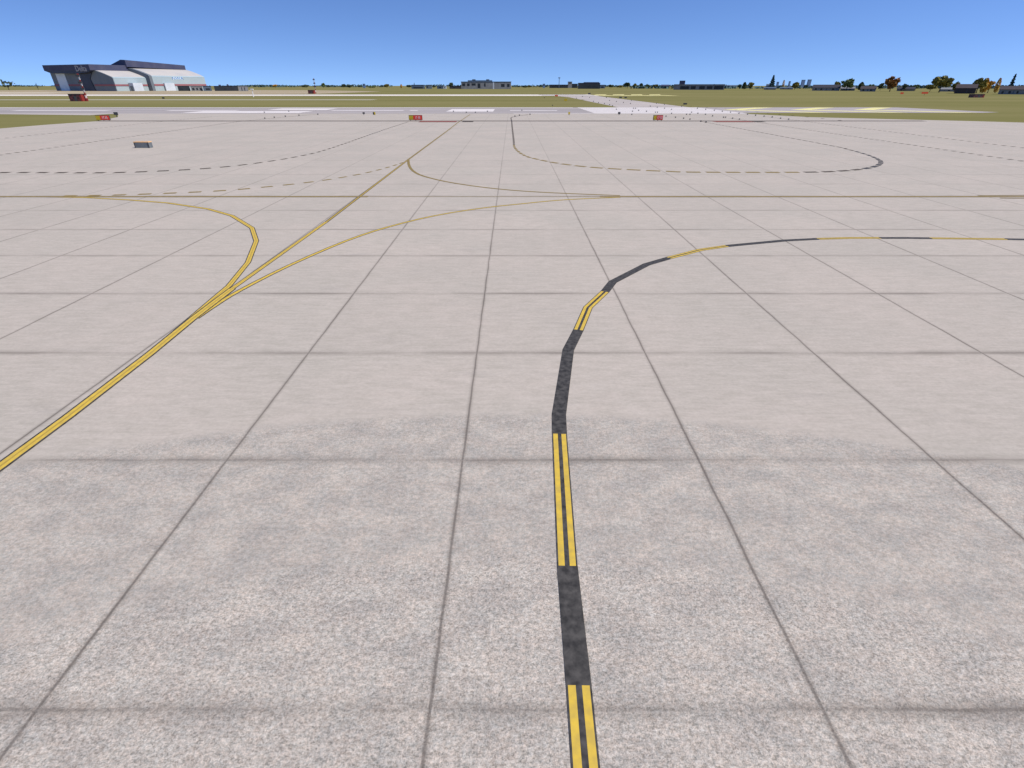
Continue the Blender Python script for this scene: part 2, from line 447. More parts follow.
# main line in the foreground: runs of double yellow and of black backing only
runs = [
 ('y', [(590.5,830),(585.6,767),(578.7,685.5)]), ('b', [(578.7,685.5),(567.3,566)]), ('y', [(567.3,566),(559.5,434)]),
 ('b', [(559.5,434),(558.9,415),(568.3,350),(578.5,330)]), ('y', [(578.5,330),(588,307.5),(604.9,291.8)]),
 ('b', [(604.9,291.8),(612.7,282),(646.6,264.5),(669,258)]), ('y', [(669,258),(700,250),(727,246)]),
 ('b', [(727,246),(784,240.6),(818,238.9)]), ('y', [(818,238.9),(850,238),(880,238)]), ('b', [(880,238),(905,238),(931,238.3)]),
 ('y', [(931,238.3),(1006,239.2)]), ('b', [(1006,239.2),(1060,240.3)]), ('y', [(1060,240.3),(1200,244)])]
mb = MB()
full = []; idx = []
for t, p in runs:
    P = px(*p)
    if full: P = P[1:]
    for q in P: full.append(Vector(q)); 
    idx.append((t, len(full)-1))
off = offsets(full); s0 = 0
for t, e in idx:
    prof = DOUBLE if t == 'y' else BLACK
    for i in range(s0, e):
        for a, b_, mi in prof:
            q = [full[i]+off[i]*a, full[i+1]+off[i+1]*a, full[i+1]+off[i+1]*b_, full[i]+off[i]*b_]
            mb.poly([(k.x, k.y, .008) for k in q], mi)
    s0 = e
tag(mb.build('taxiway_line', ['black', 'yellow']), 'double yellow line with blacked-out stretches curving up the middle of the apron', None, None, 'structure')

Lmain = px((-60,510),(0,467),(68.8,416.4),(150,354),(193.4,318.4),(232,289),(326,222.3),(408,159.8),(447.6,130.6),(458,122.5),(470,114.5))
mb = MB(); ribbon(mb, Lmain[:6], .016, SINGLE); ribbon(mb, Lmain[5:7], .016, SINGLE, .72); ribbon(mb, Lmain[6:8], .008, [(-.135,-.075,0),(-.075,.075,2),(.075,.135,0)]); ribbon(mb, Lmain[7:], .008, [(-.14, .14, 3)])
tag(mb.build('taxiway_line', ['black','yellow','gold','olive']), 'long straight yellow line running diagonally across the left of the apron', None, None, 'structure')
mb = MB(); ribbon(mb, smooth(px((150,354.6),(193.4,316.5),(216,297),(229,286),(248,262.5),(256.3,241),(252,228),(232,215.8),(208,209),(167.6,203),(129,200),(86,197.6),(40,196.8)),1), .012, SINGLE, .84)
tag(mb.build('taxiway_line', ['black','yellow','gold']), 'yellow line curling back to the left from the diagonal line', None, None, 'structure')
mb = MB(); ribbon(mb, smooth(px((196,318.5),(216,305),(240,290.5),(290.8,264.8),(346.5,240.8),(387.5,227.2),(434.4,215.8),(481,208.3),(520,204),(565,199.8),(620,197.3)),3), .008, [(-.145,-.085,0),(-.085,.085,1),(.085,.145,0)])
tag(mb.build('taxiway_line', ['black','yellow','gold']), 'thin yellow line curving right off the diagonal line', None, None, 'structure')
mb = MB(); ribbon(mb, smooth(px((408.2,159.5),(409.5,166.5),(416,173),(430,178),(455,183.3),(496,188.8),(545,192.5),(620,195.6)),3), .012, [(-.15,.15,0)])
tag(mb.build('taxiway_line', ['olive']), 'dull yellow line hooking right below the far junction', None, None, 'structure')
mb = MB(); ribbon(mb, px((-200,196.8),(0,196.8),(368,196.8)), .02, [(-.2,.2,0)]); ribbon(mb, px((368,196.8),(600,196.8)), .02, [(-.06,.06,0)]); ribbon(mb, px((600,196.8),(1100,196.8)), .02, [(-.2,.2,0)])
ribbon(mb, px((1000,198.2),(1100,199)), .02, [(-.1,.1,0)]); ribbon(mb, px((978,195.8),(1100,194.6)), .02, [(-.1,.1,0)])
tag(mb.build('taxiway_line', ['olive']), 'thin dull yellow line straight across the apron from side to side', None, None, 'structure')

def dashed(pts, on, off_, w, mats, label, z=.012, alt=None):
    mb = MB(); L = length(pts); t = 0; k = 0
    while t < L:
        seg = cut(pts, t, min(L, t + on))
        if len(seg) > 1:
            dd = (Vector(seg[-1]) - Vector(seg[0])).normalized(); ww = w*(.45 + .55*abs(dd.x))
            ribbon(mb, seg, z, [(-ww/2, ww/2, alt(t/L) if alt else 0)])
        t += on + off_; k += 1
    return tag(mb.build('taxiway_line', mats), label, None, None, 'structure')
dashed(smooth(px((403,162.5),(387.5,167.5),(361,174),(317,181.3),(258.6,187.7),(208.8,191.5),(120,195),(60,196)),3), 1.0, .95, .5, ['olive'], 'broken dull yellow line sweeping left from the far junction')
dashed(smooth(px((-60,172.8),(0,172.6),(45,172.6),(105,172.8),(150,171.5),(206,168.5),(252.7,163.7),(298.6,156.4),(331.8,148),(381.7,130.6),(408,121.9)),3), 1.1, .95, .75, ['brown','black'], 'broken brown line curving from the left edge up to the middle red sign', alt=lambda s: 1 if .62<s<.76 else 0)
dashed(px((-60,164),(4.3,154.4),(203,126.6),(239.7,121.4),(280,117.5),(318,114.2)), .5, .95, 1.35, ['brown'], 'dotted dark line crossing the left of the apron under the grey box')
dashed(px((-60,143.5),(4.3,138.3),(165,121.1),(212.6,116.6)), .45, 1.2, 1.35, ['brown'], 'dotted dark line along the grass at the far left of the apron')
dashed(smooth(px((701,121.4),(819,143.3),(847,149.2),(866.3,154.5),(877,158.8),(881,162),(878,165.3),(868.5,168),(847,170.6),(804,172.3),(696,172.2),(668.7,171.4),(642,170.3),(606.4,168.4),(582.6,166.5),(559,163.5),(539.6,159.8),(524.6,155.6),(515,148),(513.6,139.5),(511.7,121.2),(512.5,117),(529,114.6)),3), 1.5, .6, .7, ['brown','black','olive'], 'broken dark loop line on the far right of the apron', alt=lambda s: 1 if .28<s<.36 or .83<s<.87 else (2 if .4<s<.6 else 0))
dashed(px((730,118.2),(765,123.4),(807,129.8),(1021,161),(1100,172)), .5, 1.05, 1.3, ['brown'], 'dotted dark line crossing the right side of the apron, lower of two')
dashed(px((765,116.5),(812.6,122.3),(1021,147.6),(1100,157)), .5, 1.2, 1.35, ['brown'], 'dotted dark line crossing the right side of the apron, upper of two')
dashed(px((600,96.6),(660,103.5),(748,111),(850,121.5)), 1.4, 7, 1.4, ['brown'], 'sparse dotted line leading across the near runway threshold', z=.03)

# ---------------------------------------------------------------- foliage
def tree(name, xc, ytop, ybase, wpx, mat, label, cat='tree', shape='round', dens=1.0, group=None, trunk_frac=.22):
    Y = YB(ybase); X0 = G(xc, ybase)[0]
    k = F / (YB(ybase)*ct + CAMH*st)               # px per metre
    _, Z = AT(xc, ytop, Y); H = max(3, Z); W = max(2.0, wpx / k)
    # true axis: the tall tree's foot lies where its leaning silhouette meets the ground
    root = empty(name, (X0, Y, 0), label, cat, group)
    rng = random.Random(int(xc * 31 + ytop))
    tb = MB()
    tf = trunk_frac if shape in ('round','spread','sparse') else .10
    hb = H * tf
    tr = max(.25, H * .028)
    top = H * (.7 if shape != 'cone' else .93)
    lean = rng.uniform(-.03, .03) * H
    tb.tube([(0,0,-.1),(lean*.2, 0, hb*.6),(lean*.5, 0, H*.45),(lean, 0, top)], [tr*1.35, tr, tr*.7, tr*.2], 7)
    if shape != 'cone' and shape != 'column':
        for i in range(6):
            a = i*2.4 + rng.random(); z0 = hb + (H*.4-hb)*rng.random()*.9 if H*.4 > hb else hb
            r = W*.36*rng.uniform(.6,1)
            tb.tube([(0,0,z0),(math.cos(a)*r*.5, math.sin(a)*r*.5, z0+H*.14),(math.cos(a)*r, math.sin(a)*r, z0+H*.26)], [tr*.55, tr*.35, tr*.12], 5)
    tb.build('trunk', 'bark', root)
    cb = MB()
    area = W * H
    if shape in ('round','spread','sparse'): nclump = 22 if W > 8 else 12
    else: nclump = 1
    leaf = max(.5, min(2.6, W * .075))
    if shape in ('cone','column'): leaf = max(.6, min(2.4, W*.16))
    cz = (hb*.9 + H) / 2; rz = (H - hb*.9) / 2
    def quad(p, s):
        n = Vector((rng.gauss(0,1), rng.gauss(0,1), rng.gauss(0,.8)+.4)).normalized()
        u = n.orthogonal().normalized(); w = n.cross(u); a = rng.random()*6.28
        u, w = u*math.cos(a)+w*math.sin(a), w*math.cos(a)-u*math.sin(a)
        s1, s2 = s*rng.uniform(.7,1.2), s*rng.uniform(.5,.9)
        cb.poly([p-u*s1, p-w*s2, p+u*s1*.9, p+w*s2])
    if shape in ('round','spread','sparse'):
        for c in range(nclump):
            while True:
                v = Vector((rng.uniform(-1,1), rng.uniform(-1,1), rng.uniform(-1,1)))
                if .25 < v.length < 1: break
            if v.z < -.4 and shape == 'spread': v.z *= .4
            cr = rng.uniform(.26,.42)
            ctr = Vector((v.x*W/2*(1-cr*.75), v.y*W/2*(1-cr*.75), cz + v.z*rz*(1-cr*.75)))
            nl = int((26 if shape == 'sparse' else 60) * dens * (1 if W > 8 else .6))
            for _ in range(nl):
                d = Vector((rng.gauss(0,1), rng.gauss(0,1), rng.gauss(0,1))).normalized() * (rng.random()**.45)
                p = ctr + Vector((d.x*cr*W/2, d.y*cr*W/2, d.z*cr*rz))
                p.z = max(p.z, .15)
                quad(p, leaf)
    else:
        nl = int(650*dens)
        for _ in range(nl):
            t = rng.random()
            if shape == 'cone': r = W/2 * (1-t)**.8 * (.75+.35*math.sin(t*38))
            else: r = W/2 * math.sin(math.pi*min(1,(t*.85+.15)))**.5
            a = rng.random()*6.28; rr = r*math.sqrt(rng.uniform(.35,1))
            quad(Vector((math.cos(a)*rr + lean*t, math.sin(a)*rr, H*.07 + t*H*.93)), leaf*.85)
    cb.build('crown', mat, root)
    return root

T = [ # x, top, base, width, leaf, label, shape
 (7,80,90.2,14,'l_dark','very sparse dark tree at the left edge of the picture','sparse',.16),
 (37,82.8,89.5,3,'l_blue','tiny thin blue green sapling left of the hangar','sparse',.5),
 (275,84.2,88,5,'l_gold','small yellow tinged tree alone on the horizon left of the chequered mast','round',1),
 (306,84.9,88,9,'l_dark','low wide dark tree just left of the second mast','spread',1),
 (323.3,82.9,88,5,'l_green','taller dark green tree just right of the second mast','round',1),
 (328.5,84.9,87.8,3.5,'l_dark','small dark tree touching the right side of a taller green one','round',1),
 (343.5,83.9,88,5,'l_dark','left tree of a close dark pair, taller of the two','round',1),
 (349.5,84.8,88,6,'l_dark','right tree of a close dark pair, lower of the two','round',1),
 (372,86,88,8,'l_green','low green clump right of the small blue tower','spread',1),
 (386.8,83.9,88,6,'l_olive','olive rounded tree halfway between the blue tower and the bright thin tree','round',1),
 (401.3,84.3,88,2,'l_gold','very thin golden tree on the horizon','column',1),
 (409,85,88,7,'l_dark','flat topped dark tree left of the blue grey sheds','spread',1),
 (414.3,82.8,88,1.8,'l_dark','thin dark spire tree left of the blue grey sheds','cone',1),
 (433.5,84.3,88.3,4,'l_dark','small ragged dark tree between the pale shed and the white shed','sparse',1.5),
 (451,82,88.7,5,'l_dark','ragged dark tree left of the long grey terminal','round',1),
 (525,86,88,6,'l_dark','low dark bush right of the long grey terminal','spread',1),
 (529,84.8,88,4,'l_olive','olive and gold tree just right of a low dark bush','round',1),
 (611,84,88.2,5,'l_dark','dark tree right of the dark wide building','round',1),
 (620,85.3,88.2,7,'l_olive','low olive clump left of the forked tree','spread',1),
 (627.5,82,88.4,8,'l_dark','forked dark tree with spread top','spread',1),
 (635,83.8,88.3,4,'l_olive','first of four small trees right of the forked tree','column',1),
 (641,83.5,88.3,4,'l_dark','second of four small trees right of the forked tree','column',1),
 (647.5,83.8,88.3,4,'l_green','third of four small trees right of the forked tree','round',1),
 (656,84.3,88.3,6,'l_olive','fourth and widest of four small trees right of the forked tree','round',1),
 (739.5,84,89,4,'l_dark','ragged low dark tree left of a narrow taller one','sparse',2),
 (744.5,82.3,89.2,4,'l_dark','narrow dark tree right of the long low terminal','column',.8),
 (750.7,81.8,89.6,6.5,'l_olive','round olive tree standing between the low terminal and tall conifer','round',1),
 (772.5,75.5,89.6,6,'l_blue','tall dark blue green conifer, tallest thing on the horizon right of centre','cone',1.8),
 (783.5,80,88.6,2.2,'l_gold','thin golden tree just right of the tall conifer','column',.7),
 (795.5,81.8,89.6,8,'l_olive','round olive tree in front of the far blue towers','round',1),
 (806,84.5,89,5,'l_dark','small dark bush right of the olive tree by the far towers','spread',1),
 (837,81.5,90,8,'l_olive','olive tree left of the big open crowned green tree','round',1),
 (848,78,90.8,14,'l_green','big open crowned green tree behind the wide grey house','round',.75),
 (861,82.3,90.2,5,'l_dark','small dark pointed tree left of the small grey house','column',.8),
 (871,84,91,7,'l_green','green tree behind the right of the small grey house','round',1),
 (881,83,90.5,6,'l_dark','dark tree tucked left of the rusty autumn tree','round',1),
 (892,76.5,91.6,14,'l_rust','large rusty orange autumn tree','round',1.3),
 (905,83.5,91,6,'l_dark','dark small tree right of the rusty autumn tree','sparse',2),
 (916,84,90.8,6.5,'l_green','small green tree between the rusty tree and the bushy olive one','round',1),
 (931,84,91.8,11,'l_olive','bushy olive green tree hugging the ground left of the big dark tree','spread',1.2),
 (942,74.8,92.4,18,'l_olive','largest tree, dark olive crown on a thick trunk left of the brown barn','spread',1.25),
 (956,81,92.2,8,'l_olive','small olive tree at the left corner of the brown barn','round',1),
 (979,77.8,93.2,13,'l_olive','dark olive tree behind the right end of the brown barn','spread',1.1),
 (985,78.3,93,6,'l_gold','golden leafed tree directly right of the brown barn','column',1.3),
 (990,80,93,8,'l_gold','shorter ragged golden tree among the row by the brown barn','sparse',4),
 (998,78,92.8,4,'l_gold','rightmost slim golden tree left of the long brown roofed house','column',1.0),
 (1012,74.3,93.2,6,'l_blue','dark blue green conifer behind the long brown roofed house','cone',1),
]
for x, yt, yb, w, m_, lab, sh, dn in T:
    nm = {'cone':'conifer_tree','column':'slender_tree'}.get(sh, 'leafy_tree')
    # silhouettes were read at mid height; shift the foot for the wide-angle lean
    lean = -(x - 512) / (1248 - 88) * ((yb - yt) * .5)
    tree(nm, x + lean, yt, yb, w, m_, lab, 'tree', sh, dn)
# far wood along the horizon
def wood(name, x0, x1, Y, h, label, seed, gaps=.25):
    rng = random.Random(seed); mb = MB()
    x = x0
    while x < x1:
        w = rng.uniform(25, 90)
        g = noise.noise(Vector((x*.004, seed, 0)))
        hh = h * (0.65 + .7*abs(g)) * rng.uniform(.7, 1.1)
        if g > -.28:
            for _ in range(40):
                a = rng.random()*6.28; r = math.sqrt(rng.random())
                px_, py_ = x + math.cos(a)*r*w*.6, Y + math.sin(a)*r*w*.5
                z = rng.random()**.8 * hh; s = rng.uniform(2.5, 5.5)
                n = Vector((rng.gauss(0,1), rng.gauss(0,1), rng.gauss(0,1)+.3)).normalized(); u = n.orthogonal().normalized()*s; v = n.cross(u)
                p = Vector((px_, py_, max(z, 1)))
                mb.poly([p-u, p-v*.7, p+u, p+v*.7])
        x += w*.45 if Y > 2000 else w*rng.uniform(.4, 1.3)
    return tag(mb.build(name, 'l_blue'), label, 'wood', None, 'stuff')
wood('distant_wood', -1500, 4200, 3300, 13, 'low dark line of far woods along the horizon', 3)
wood('field_hedge', 380, 1700, 1750, 7, 'broken dark scrub line in front of the far woods on the right', 21)
wood('distant_wood', -8500, -1500, 5200, 12, 'faint far woods along the left horizon', 11)

# ---------------------------------------------------------------- buildings
def bld(name, x0, x1, ytop, ybase, wall, roof, label, cat='building', depth=None, wins=(), roofh=0, base=0, over=.4, door=None, blocks=(), kids=True):
    """upright block; outline measured at its foot"""
    Y = YB(ybase); k = (ybase - HOR)/9.28
    xm = (x0+x1)/2
    lean = -(xm-512)/1160*((ybase-ytop)*.5)
    X0, X1 = G(x0+lean, ybase)[0], G(x1+lean, ybase)[0]
    _, Z = AT(xm, ytop, Y)
    W = X1-X0; D = depth or max(6, min(W*.5, 40)); H = Z
    root = empty(name, ((X0+X1)/2, Y, 0), label, cat)
    az_ = -math.atan2((X0+X1)/2, Y)
    if abs(xm-512) > 120 and cat != 'tower':
        root.rotation_euler = (0, 0, az_); W *= math.cos(az_)
    mb = MB(); hw = W/2
    eave = H*(1-roofh)
    mb.box(-hw, hw, 0, D, -.2, eave)
    w = mb.build('wall', wall, root)
    rb = MB()
    if roofh > 0:
        rb.prism([(-over, eave), (D/2, H), (D+over, eave), (D+over, eave-.35), (-over, eave-.35)], -hw-over, hw+over, lambda p,q,d: (d, p, q))
        for sx in (-1, 1):     # gable infill
            mb2 = MB()
    else:
        rb.box(-hw-over, hw+over, -over, D+over, eave+.003, eave+max(.5, H*.07))
    rb.build('roof', roof, root)
    if roofh > 0:
        g = MB(); g.prism([(0.05, eave-.3), (D/2, H-.45), (D-.05, eave-.3)], -hw+.02, hw-.02, lambda p,q,d:(d,p,q)); g.build('gable', wall, root)
    for (a, b_, c, d) in wins:
        q = MB(); q.box(-hw+W*a, -hw+W*b_, -.12, .05, H*c, H*d); q.build('window', 'window', root)
    if door:
        a, b_, c, d = door
        q = MB(); q.box(-hw+W*a, -hw+W*b_, -.15, .05, H*c, H*d); q.build('door', 'hwhite' if name == 'terminal_building' else 'bblue', root)
    for (a, b_, c, d, mt) in blocks:       # roof-top blocks
        q = MB(); q.box(-hw+W*a, -hw+W*b_, D*.2, D*.7, H*c, H*d); q.build('rooftop_block', mt, root)
    return root

bld('terminal_building', 461.3, 511, 82, 89, 'bgrey', 'bblue', 'long grey terminal with dark windows just left of centre on the horizon', depth=35, over=.6,
    wins=[(.02,.08,.42,.8),(.12,.17,.42,.8),(.21,.29,.5,.8),(.33,.385,.15,.8),(.46,.49,.35,.8),(.80,.87,.3,.72),(.92,.97,.3,.72)],
    blocks=[(.13,.62,1.06,1.25,'bblue'),(.22,.28,1.25,1.38,'slate'),(.50,.56,1.25,1.38,'slate')], door=(.635,.66,.0,1.0))
bld('terminal_building', 673.5, 724, 84.6, 89.8, 'bgrey', 'bgrey', 'long low terminal with dark bays and a square block on its roof', depth=40, over=.8,
    wins=[(.13,.31,.12,.7),(.345,.44,.12,.7),(.51,.62,.12,.7),(.66,.77,.18,.7),(.80,.98,.12,.75)],
    blocks=[(.10,.21,1.07,1.78,'navy'),(.0,.12,.7,1.0,'slate')])
bld('shed', 411.5, 424, 85, 88.8, 'bblue', 'bblue', 'leftmost blue grey shed left of the long terminal', 'shed', wins=[(.15,.9,.1,.45)])
bld('shed', 426, 431.8, 85, 88.8, 'hgrey', 'bblue', 'pale sided shed second from the left near the long terminal', 'shed', wins=[(.1,.35,.3,.7)])
bld('shed', 437, 443, 85.6, 88.8, 'bblue', 'bblue', 'low blue shed attached left of the small white one', 'shed', wins=[(.3,.7,.2,.6)])
bld('shed', 443.4, 446.4, 86, 88.8, 'hwhite', 'hwhite', 'small white shed left of the long terminal', 'shed', wins=[(.3,.6,.2,.6)])
bld('shed', 449.5, 461, 86.2, 88.8, 'roofb', 'roofd', 'low dark brown shed against the left end of the long terminal', 'shed', wins=[(.3,.5,.2,.6)])
bld('tower', 363, 365, 84, 88, 'far', 'far', 'small blue tower left of centre on the horizon', 'tower', wins=[(.2,.8,.6,.8)])
bld('tower', 543, 545, 84, 88, 'far', 'far', 'thin blue tower between the low bush and the slate hangar', 'tower', wins=[(.2,.8,.6,.8)])
bld('hangar', 550, 568, 84.8, 88, 'slate', 'bblue', 'low slate hangar left of the pale square tower', 'hangar', wins=[(.1,.3,.1,.6),(.4,.6,.1,.6)])
bld('tower', 568, 572, 82, 88, 'bgrey', 'bblue', 'square grey tower between two dark hangars', 'tower', depth=10, wins=[(.2,.8,.75,.9)])
bld('hangar', 572.2, 577.6, 84, 88, 'slate', 'roofd', 'dark hangar touching the right of the square grey tower', 'hangar', wins=[(.2,.7,.1,.6)])
bld('hangar', 579.5, 600, 83.2, 88.8, 'slate', 'navy', 'wide dark stepped hangar right of the square grey tower', 'hangar', depth=40, wins=[(.42,.55,.1,.6),(.65,.9,.1,.5)], blocks=[(.25,.97,1.07,1.2,'navy')])
bld('hangar', 600.3, 605, 85, 88.4, 'bblue', 'navy', 'small blue annex at the right end of the wide dark hangar', 'hangar', wins=[(.2,.7,.1,.6)])
bld('shed', 661, 669, 84.6, 88.4, 'bblue', 'navy', 'small blue peaked shed left of the low terminal', 'shed', roofh=.35)
bld('house', 725, 736.5, 85, 88.4, 'bblue', 'bblue', 'blue grey house right of the low terminal', 'house', roofh=.4, wins=[(.2,.35,.2,.5),(.6,.75,.2,.5)])
bld('house', 764, 776, 87, 89.7, 'bgrey', 'bblue', 'low grey house at the foot of the tall conifer', 'house', roofh=.4, wins=[(.2,.3,.15,.5)])
bld('house', 766, 770, 84, 89, 'bblue', 'bblue', 'narrow blue house left of the tall conifer', 'house', roofh=.3)
bld('house', 780, 793, 87.2, 89.4, 'wallh', 'bblue', 'low pale house between the tall conifer and the olive tree', 'house', roofh=.4, wins=[(.2,.3,.15,.5),(.6,.7,.15,.5)])
bld('skyscraper', 776.8, 778.6, 82.2, 87.6, 'far', 'far', 'leftmost far blue tower right beside the tall conifer', 'tower')
bld('skyscraper', 788.8, 790.2, 81.6, 87.6, 'far', 'far', 'slim far blue tower left of the olive tree', 'tower')
bld('skyscraper', 801.5, 804.6, 80.3, 87.6, 'far', 'far', 'broad far blue tower right of the olive tree', 'tower')
bld('skyscraper', 807.6, 810.8, 80, 87.6, 'far', 'far', 'rightmost and tallest far blue tower', 'tower')
bld('house', 812.5, 840, 84.6, 90.7, 'wallh', 'roofd', 'wide grey house with a charcoal roof before the big open crowned tree', 'house', depth=22, roofh=.5, wins=[(.1,.17,.1,.38),(.3,.37,.1,.38),(.72,.8,.1,.38)], door=(.5,.54,0,.36))
bld('house', 840.6, 855, 86.6, 90.7, 'bblue', 'wallh', 'low bluish house joined to the right of the wide grey house', 'house', depth=16, roofh=.45, wins=[(.2,.32,.1,.4),(.6,.72,.1,.4)])
bld('house', 860.5, 876, 86.1, 91.5, 'wallh', 'roofb', 'small grey house left of the rusty autumn tree', 'house', depth=18, roofh=.5, wins=[(.15,.27,.1,.4),(.65,.77,.1,.4)], door=(.44,.52,0,.4))
bld('house', 940, 957, 87.5, 91.5, 'wallh', 'wallh', 'low pale grey house behind the largest olive tree', 'house', depth=15, roofh=.45, wins=[(.5,.6,.1,.4)])
bld('barn', 955.5, 976.5, 84, 93.6, 'roofb', 'roofb', 'dark brown barn right of the largest olive tree', 'barn', depth=20, roofh=.42, wins=[(.12,.2,.1,.4)], door=(.56,.575,0,.52))
bld('house', 999, 1040, 86, 94.4, 'wallh', 'roofb', 'long brown roofed grey house at the right edge', 'house', depth=22, roofh=.42, wins=[(.08,.13,.1,.4),(.25,.31,.1,.4),(.45,.5,.1,.4)], door=(.36,.39,0,.42))
bld('house', 897, 915, 87, 91, 'wallt', 'roofd', 'low tan house right of the rusty autumn tree', 'house', depth=14, roofh=.45, wins=[(.2,.3,.1,.4)])
# low dark buildings and equipment right of the big hangar
bld('ground_equipment_shed', 140, 147, 86.5, 90.8, 'slate', 'slate', 'dark box shed between the two white hangar portals', 'shed', wins=[(.2,.7,.2,.6)])
bld('ground_equipment_shed', 147.4, 158, 86.7, 90.9, 'grey', 'slate', 'grey flat shed left of the second white hangar portal', 'shed', wins=[(.2,.7,.2,.5)])
bld('ground_equipment_shed', 178, 190, 86.3, 91, 'slate', 'slate', 'black low shed under the right half of the big hangar', 'shed', wins=[(.1,.4,.2,.6)])
bld('ground_equipment_shed', 191, 202.6, 86.6, 91, 'wallh', 'roofb', 'patchy brown and white low shed at the right foot of the big hangar', 'shed', wins=[(.1,.3,.2,.7),(.45,.6,.2,.7),(.75,.9,.2,.7)])
bld('ground_equipment_shed', 203.2, 211.5, 86.3, 91, 'bblue', 'slate', 'dark blue low shed just right of the big hangar', 'shed', wins=[(.3,.8,.2,.6)])
bld('ground_equipment_shed', 214.5, 238.3, 86.2, 91, 'slate', 'slate', 'longest black low shed right of the big hangar', 'shed', depth=20, wins=[(.1,.2,.3,.6),(.4,.5,.3,.6),(.7,.8,.3,.6)], blocks=[(.2,.3,1.07,1.32,'navy'),(.55,.62,1.07,1.42,'navy')])
bld('ground_equipment_shed', 238.6, 248, 86.4, 91.2, 'bgrey', 'bgrey', 'striped grey low shed at the right end of the shed row', 'shed', wins=[(.3,.38,.1,.8),(.6,.68,.1,.8)])

# ---------------------------------------------------------------- the big hangar
g_ = G(117, 91.2); Cc = Vector((g_[0], g_[1], 0))
g_ = G(57, 90.85); B_ = (Cc - Vector((g_[0], g_[1], 0))); BL = B_.length; B_.normalize()
A_ = Vector((-B_.y, B_.x, 0))
hang = empty('aircraft_hangar', Cc, 'big hangar with navy roof, grey end wall and pale curved side at the far left', 'hangar')
rzh = math.atan2(B_.y, B_.x)
hang.rotation_euler = (0, 0, rzh)     # local x = B (right, towards us), local y = A (away)
def hz(px_, py_, bl, al):
    p = Cc + B_*bl + A_*al
    return AT(px_, py_, p.y)[1]
zE = hz(112, 77, 0, 0)           # eave
zR = hz(95, 70.3, -40, 0)        # ridge by the end wall
LB, LA, S1 = -BL, 163, 58
wE = 40
def vault(e, r, w, out=0, n=6):
    """profile from wall foot up over the shoulder to the ridge (x right, z up)"""
    pr = [(out, -.2), (out, e*.93)]
    for i in range(n + 1):
        t = i / n
        pr.append((out - 2.2 - (w - 2.2)*t, e + (r - e)*(1 - (1 - t)**1.25)))
    return pr
def shell(name_w, name_r, e, r, w, out, a0, a1):
    pr = vault(e, r, w, out)
    mbw, mbr = MB(), MB()
    k = 2
    # wall strip
    for i in range(len(pr)-1):
        t = mbw if i < 2 else mbr
        (x0, z0), (x1, z1) = pr[i], pr[i+1]
        t.poly([(x0, a0, z0), (x0, a1, z0), (x1, a1, z1), (x1, a0, z1)])
    o1 = mbw.build(name_w, 'hpale', hang); o2 = mbr.build(name_r, 'hcream', hang)
    for o in (o1, o2):
        md = o.modifiers.new('thick', 'SOLIDIFY'); md.thickness = .8; md.offset = -1 if False else 0
    return pr
pr1 = shell('side_wall', 'curved_roof', zE, zR, wE, 0, .6, S1)
sc2 = 1.13
e2, r2 = zE*sc2, zR*1.12
pr2 = shell('side_wall', 'curved_roof', e2, r2, wE+2, 8, S1+.6, LA)
# end wall closing the first bay and the long left part
mb = MB()
prof = [(LB, -.2)] + [(x - (.0 if z < 0 else 0), z) for x, z in [(p[0]-.3, p[1]-.2) for p in pr1]] + [(LB, zR-.2)]
mb.prism(prof, 0, 1.2, lambda p,q,d: (p, d, q)); mb.build('end_wall', 'hgrey', hang)
# rib closing the step to the taller bay
mb = MB()
inner = [(p[0]-.0, p[1]) for p in vault(zE*.985, zR*.985, wE, -.6)]
outer = vault(e2+1.2, r2+.8, wE+6, 9.2)
ii, oo = inner, outer
for i in range(len(oo)-1):
    for d in (S1-2.5, S1+2.5):
        mb.poly([(ii[i][0], d, ii[i][1]), (oo[i][0], d, oo[i][1]), (oo[i+1][0], d, oo[i+1][1]), (ii[i+1][0], d, ii[i+1][1])])
    mb.poly([(oo[i][0], S1-2.5, oo[i][1]), (oo[i][0], S1+2.5, oo[i][1]), (oo[i+1][0], S1+2.5, oo[i+1][1]), (oo[i+1][0], S1-2.5, oo[i+1][1])])
mb.build('rib', 'hrib', hang)
# rear end wall
mb = MB(); mb.prism([(LB+40,-.2)] + [(p[0]-.5, p[1]-.3) for p in pr2] + [(LB+40, r2-.4)], LA-1.5, LA-.3, lambda p,q,d:(p,d,q)); mb.build('rear_wall', 'hgrey', hang)
mb = MB(); mb.box(LB, LB+1.2, 1.3, LA-40, -.2, zR-.3); mb.build('left_wall', 'hgrey', hang)
# roofs
zt = hz(45, 65, LB, 0)
mb = MB(); mb.box(LB-1, -wE+2.5, -7, S1-3, zR-.0, zR+8.2); mb.build('flat_roof', 'navy', hang)
mb = MB()
for x0, x1, dz in ((LB-6, LB+14, 4),): pass
mb.prism([(LB-.5, zR-.05), (LB+14, zR-3.6), (-wE-35, zR-4.6), (-wE-4, zR-2.6), (-wE+1, zR-.05)], -6.5, -.05, lambda p,q,d:(p,d,q)); mb.build('fascia', 'navydark', hang)
mb = MB()
zr2 = r2
fr = [(-wE-64, zr2-1), (-wE-6, zr2+13), (-wE+5, zr2+12.5), (-wE+5, zr2+2.5)]
bk = [(-wE-60, zr2-1), (-wE-6, zr2+8), (-wE+4, zr2+7.5), (-wE+4, zr2+.5)]
A0 = [(x, S1-5, z) for x, z in fr]; A1 = [(x, LA+1, z) for x, z in bk]
mb.poly(A0[::-1]); mb.poly(A1)
for q in range(4): mb.poly([A0[q], A0[(q+1)%4], A1[(q+1)%4], A1[q]])
mb.build('ridge_roof', 'navy', hang)
mb = MB(); mb.box(LB+45, -wE-30, S1, LA-2, zR-10, zr2+.3); mb.build('rear_block', 'navy', hang)
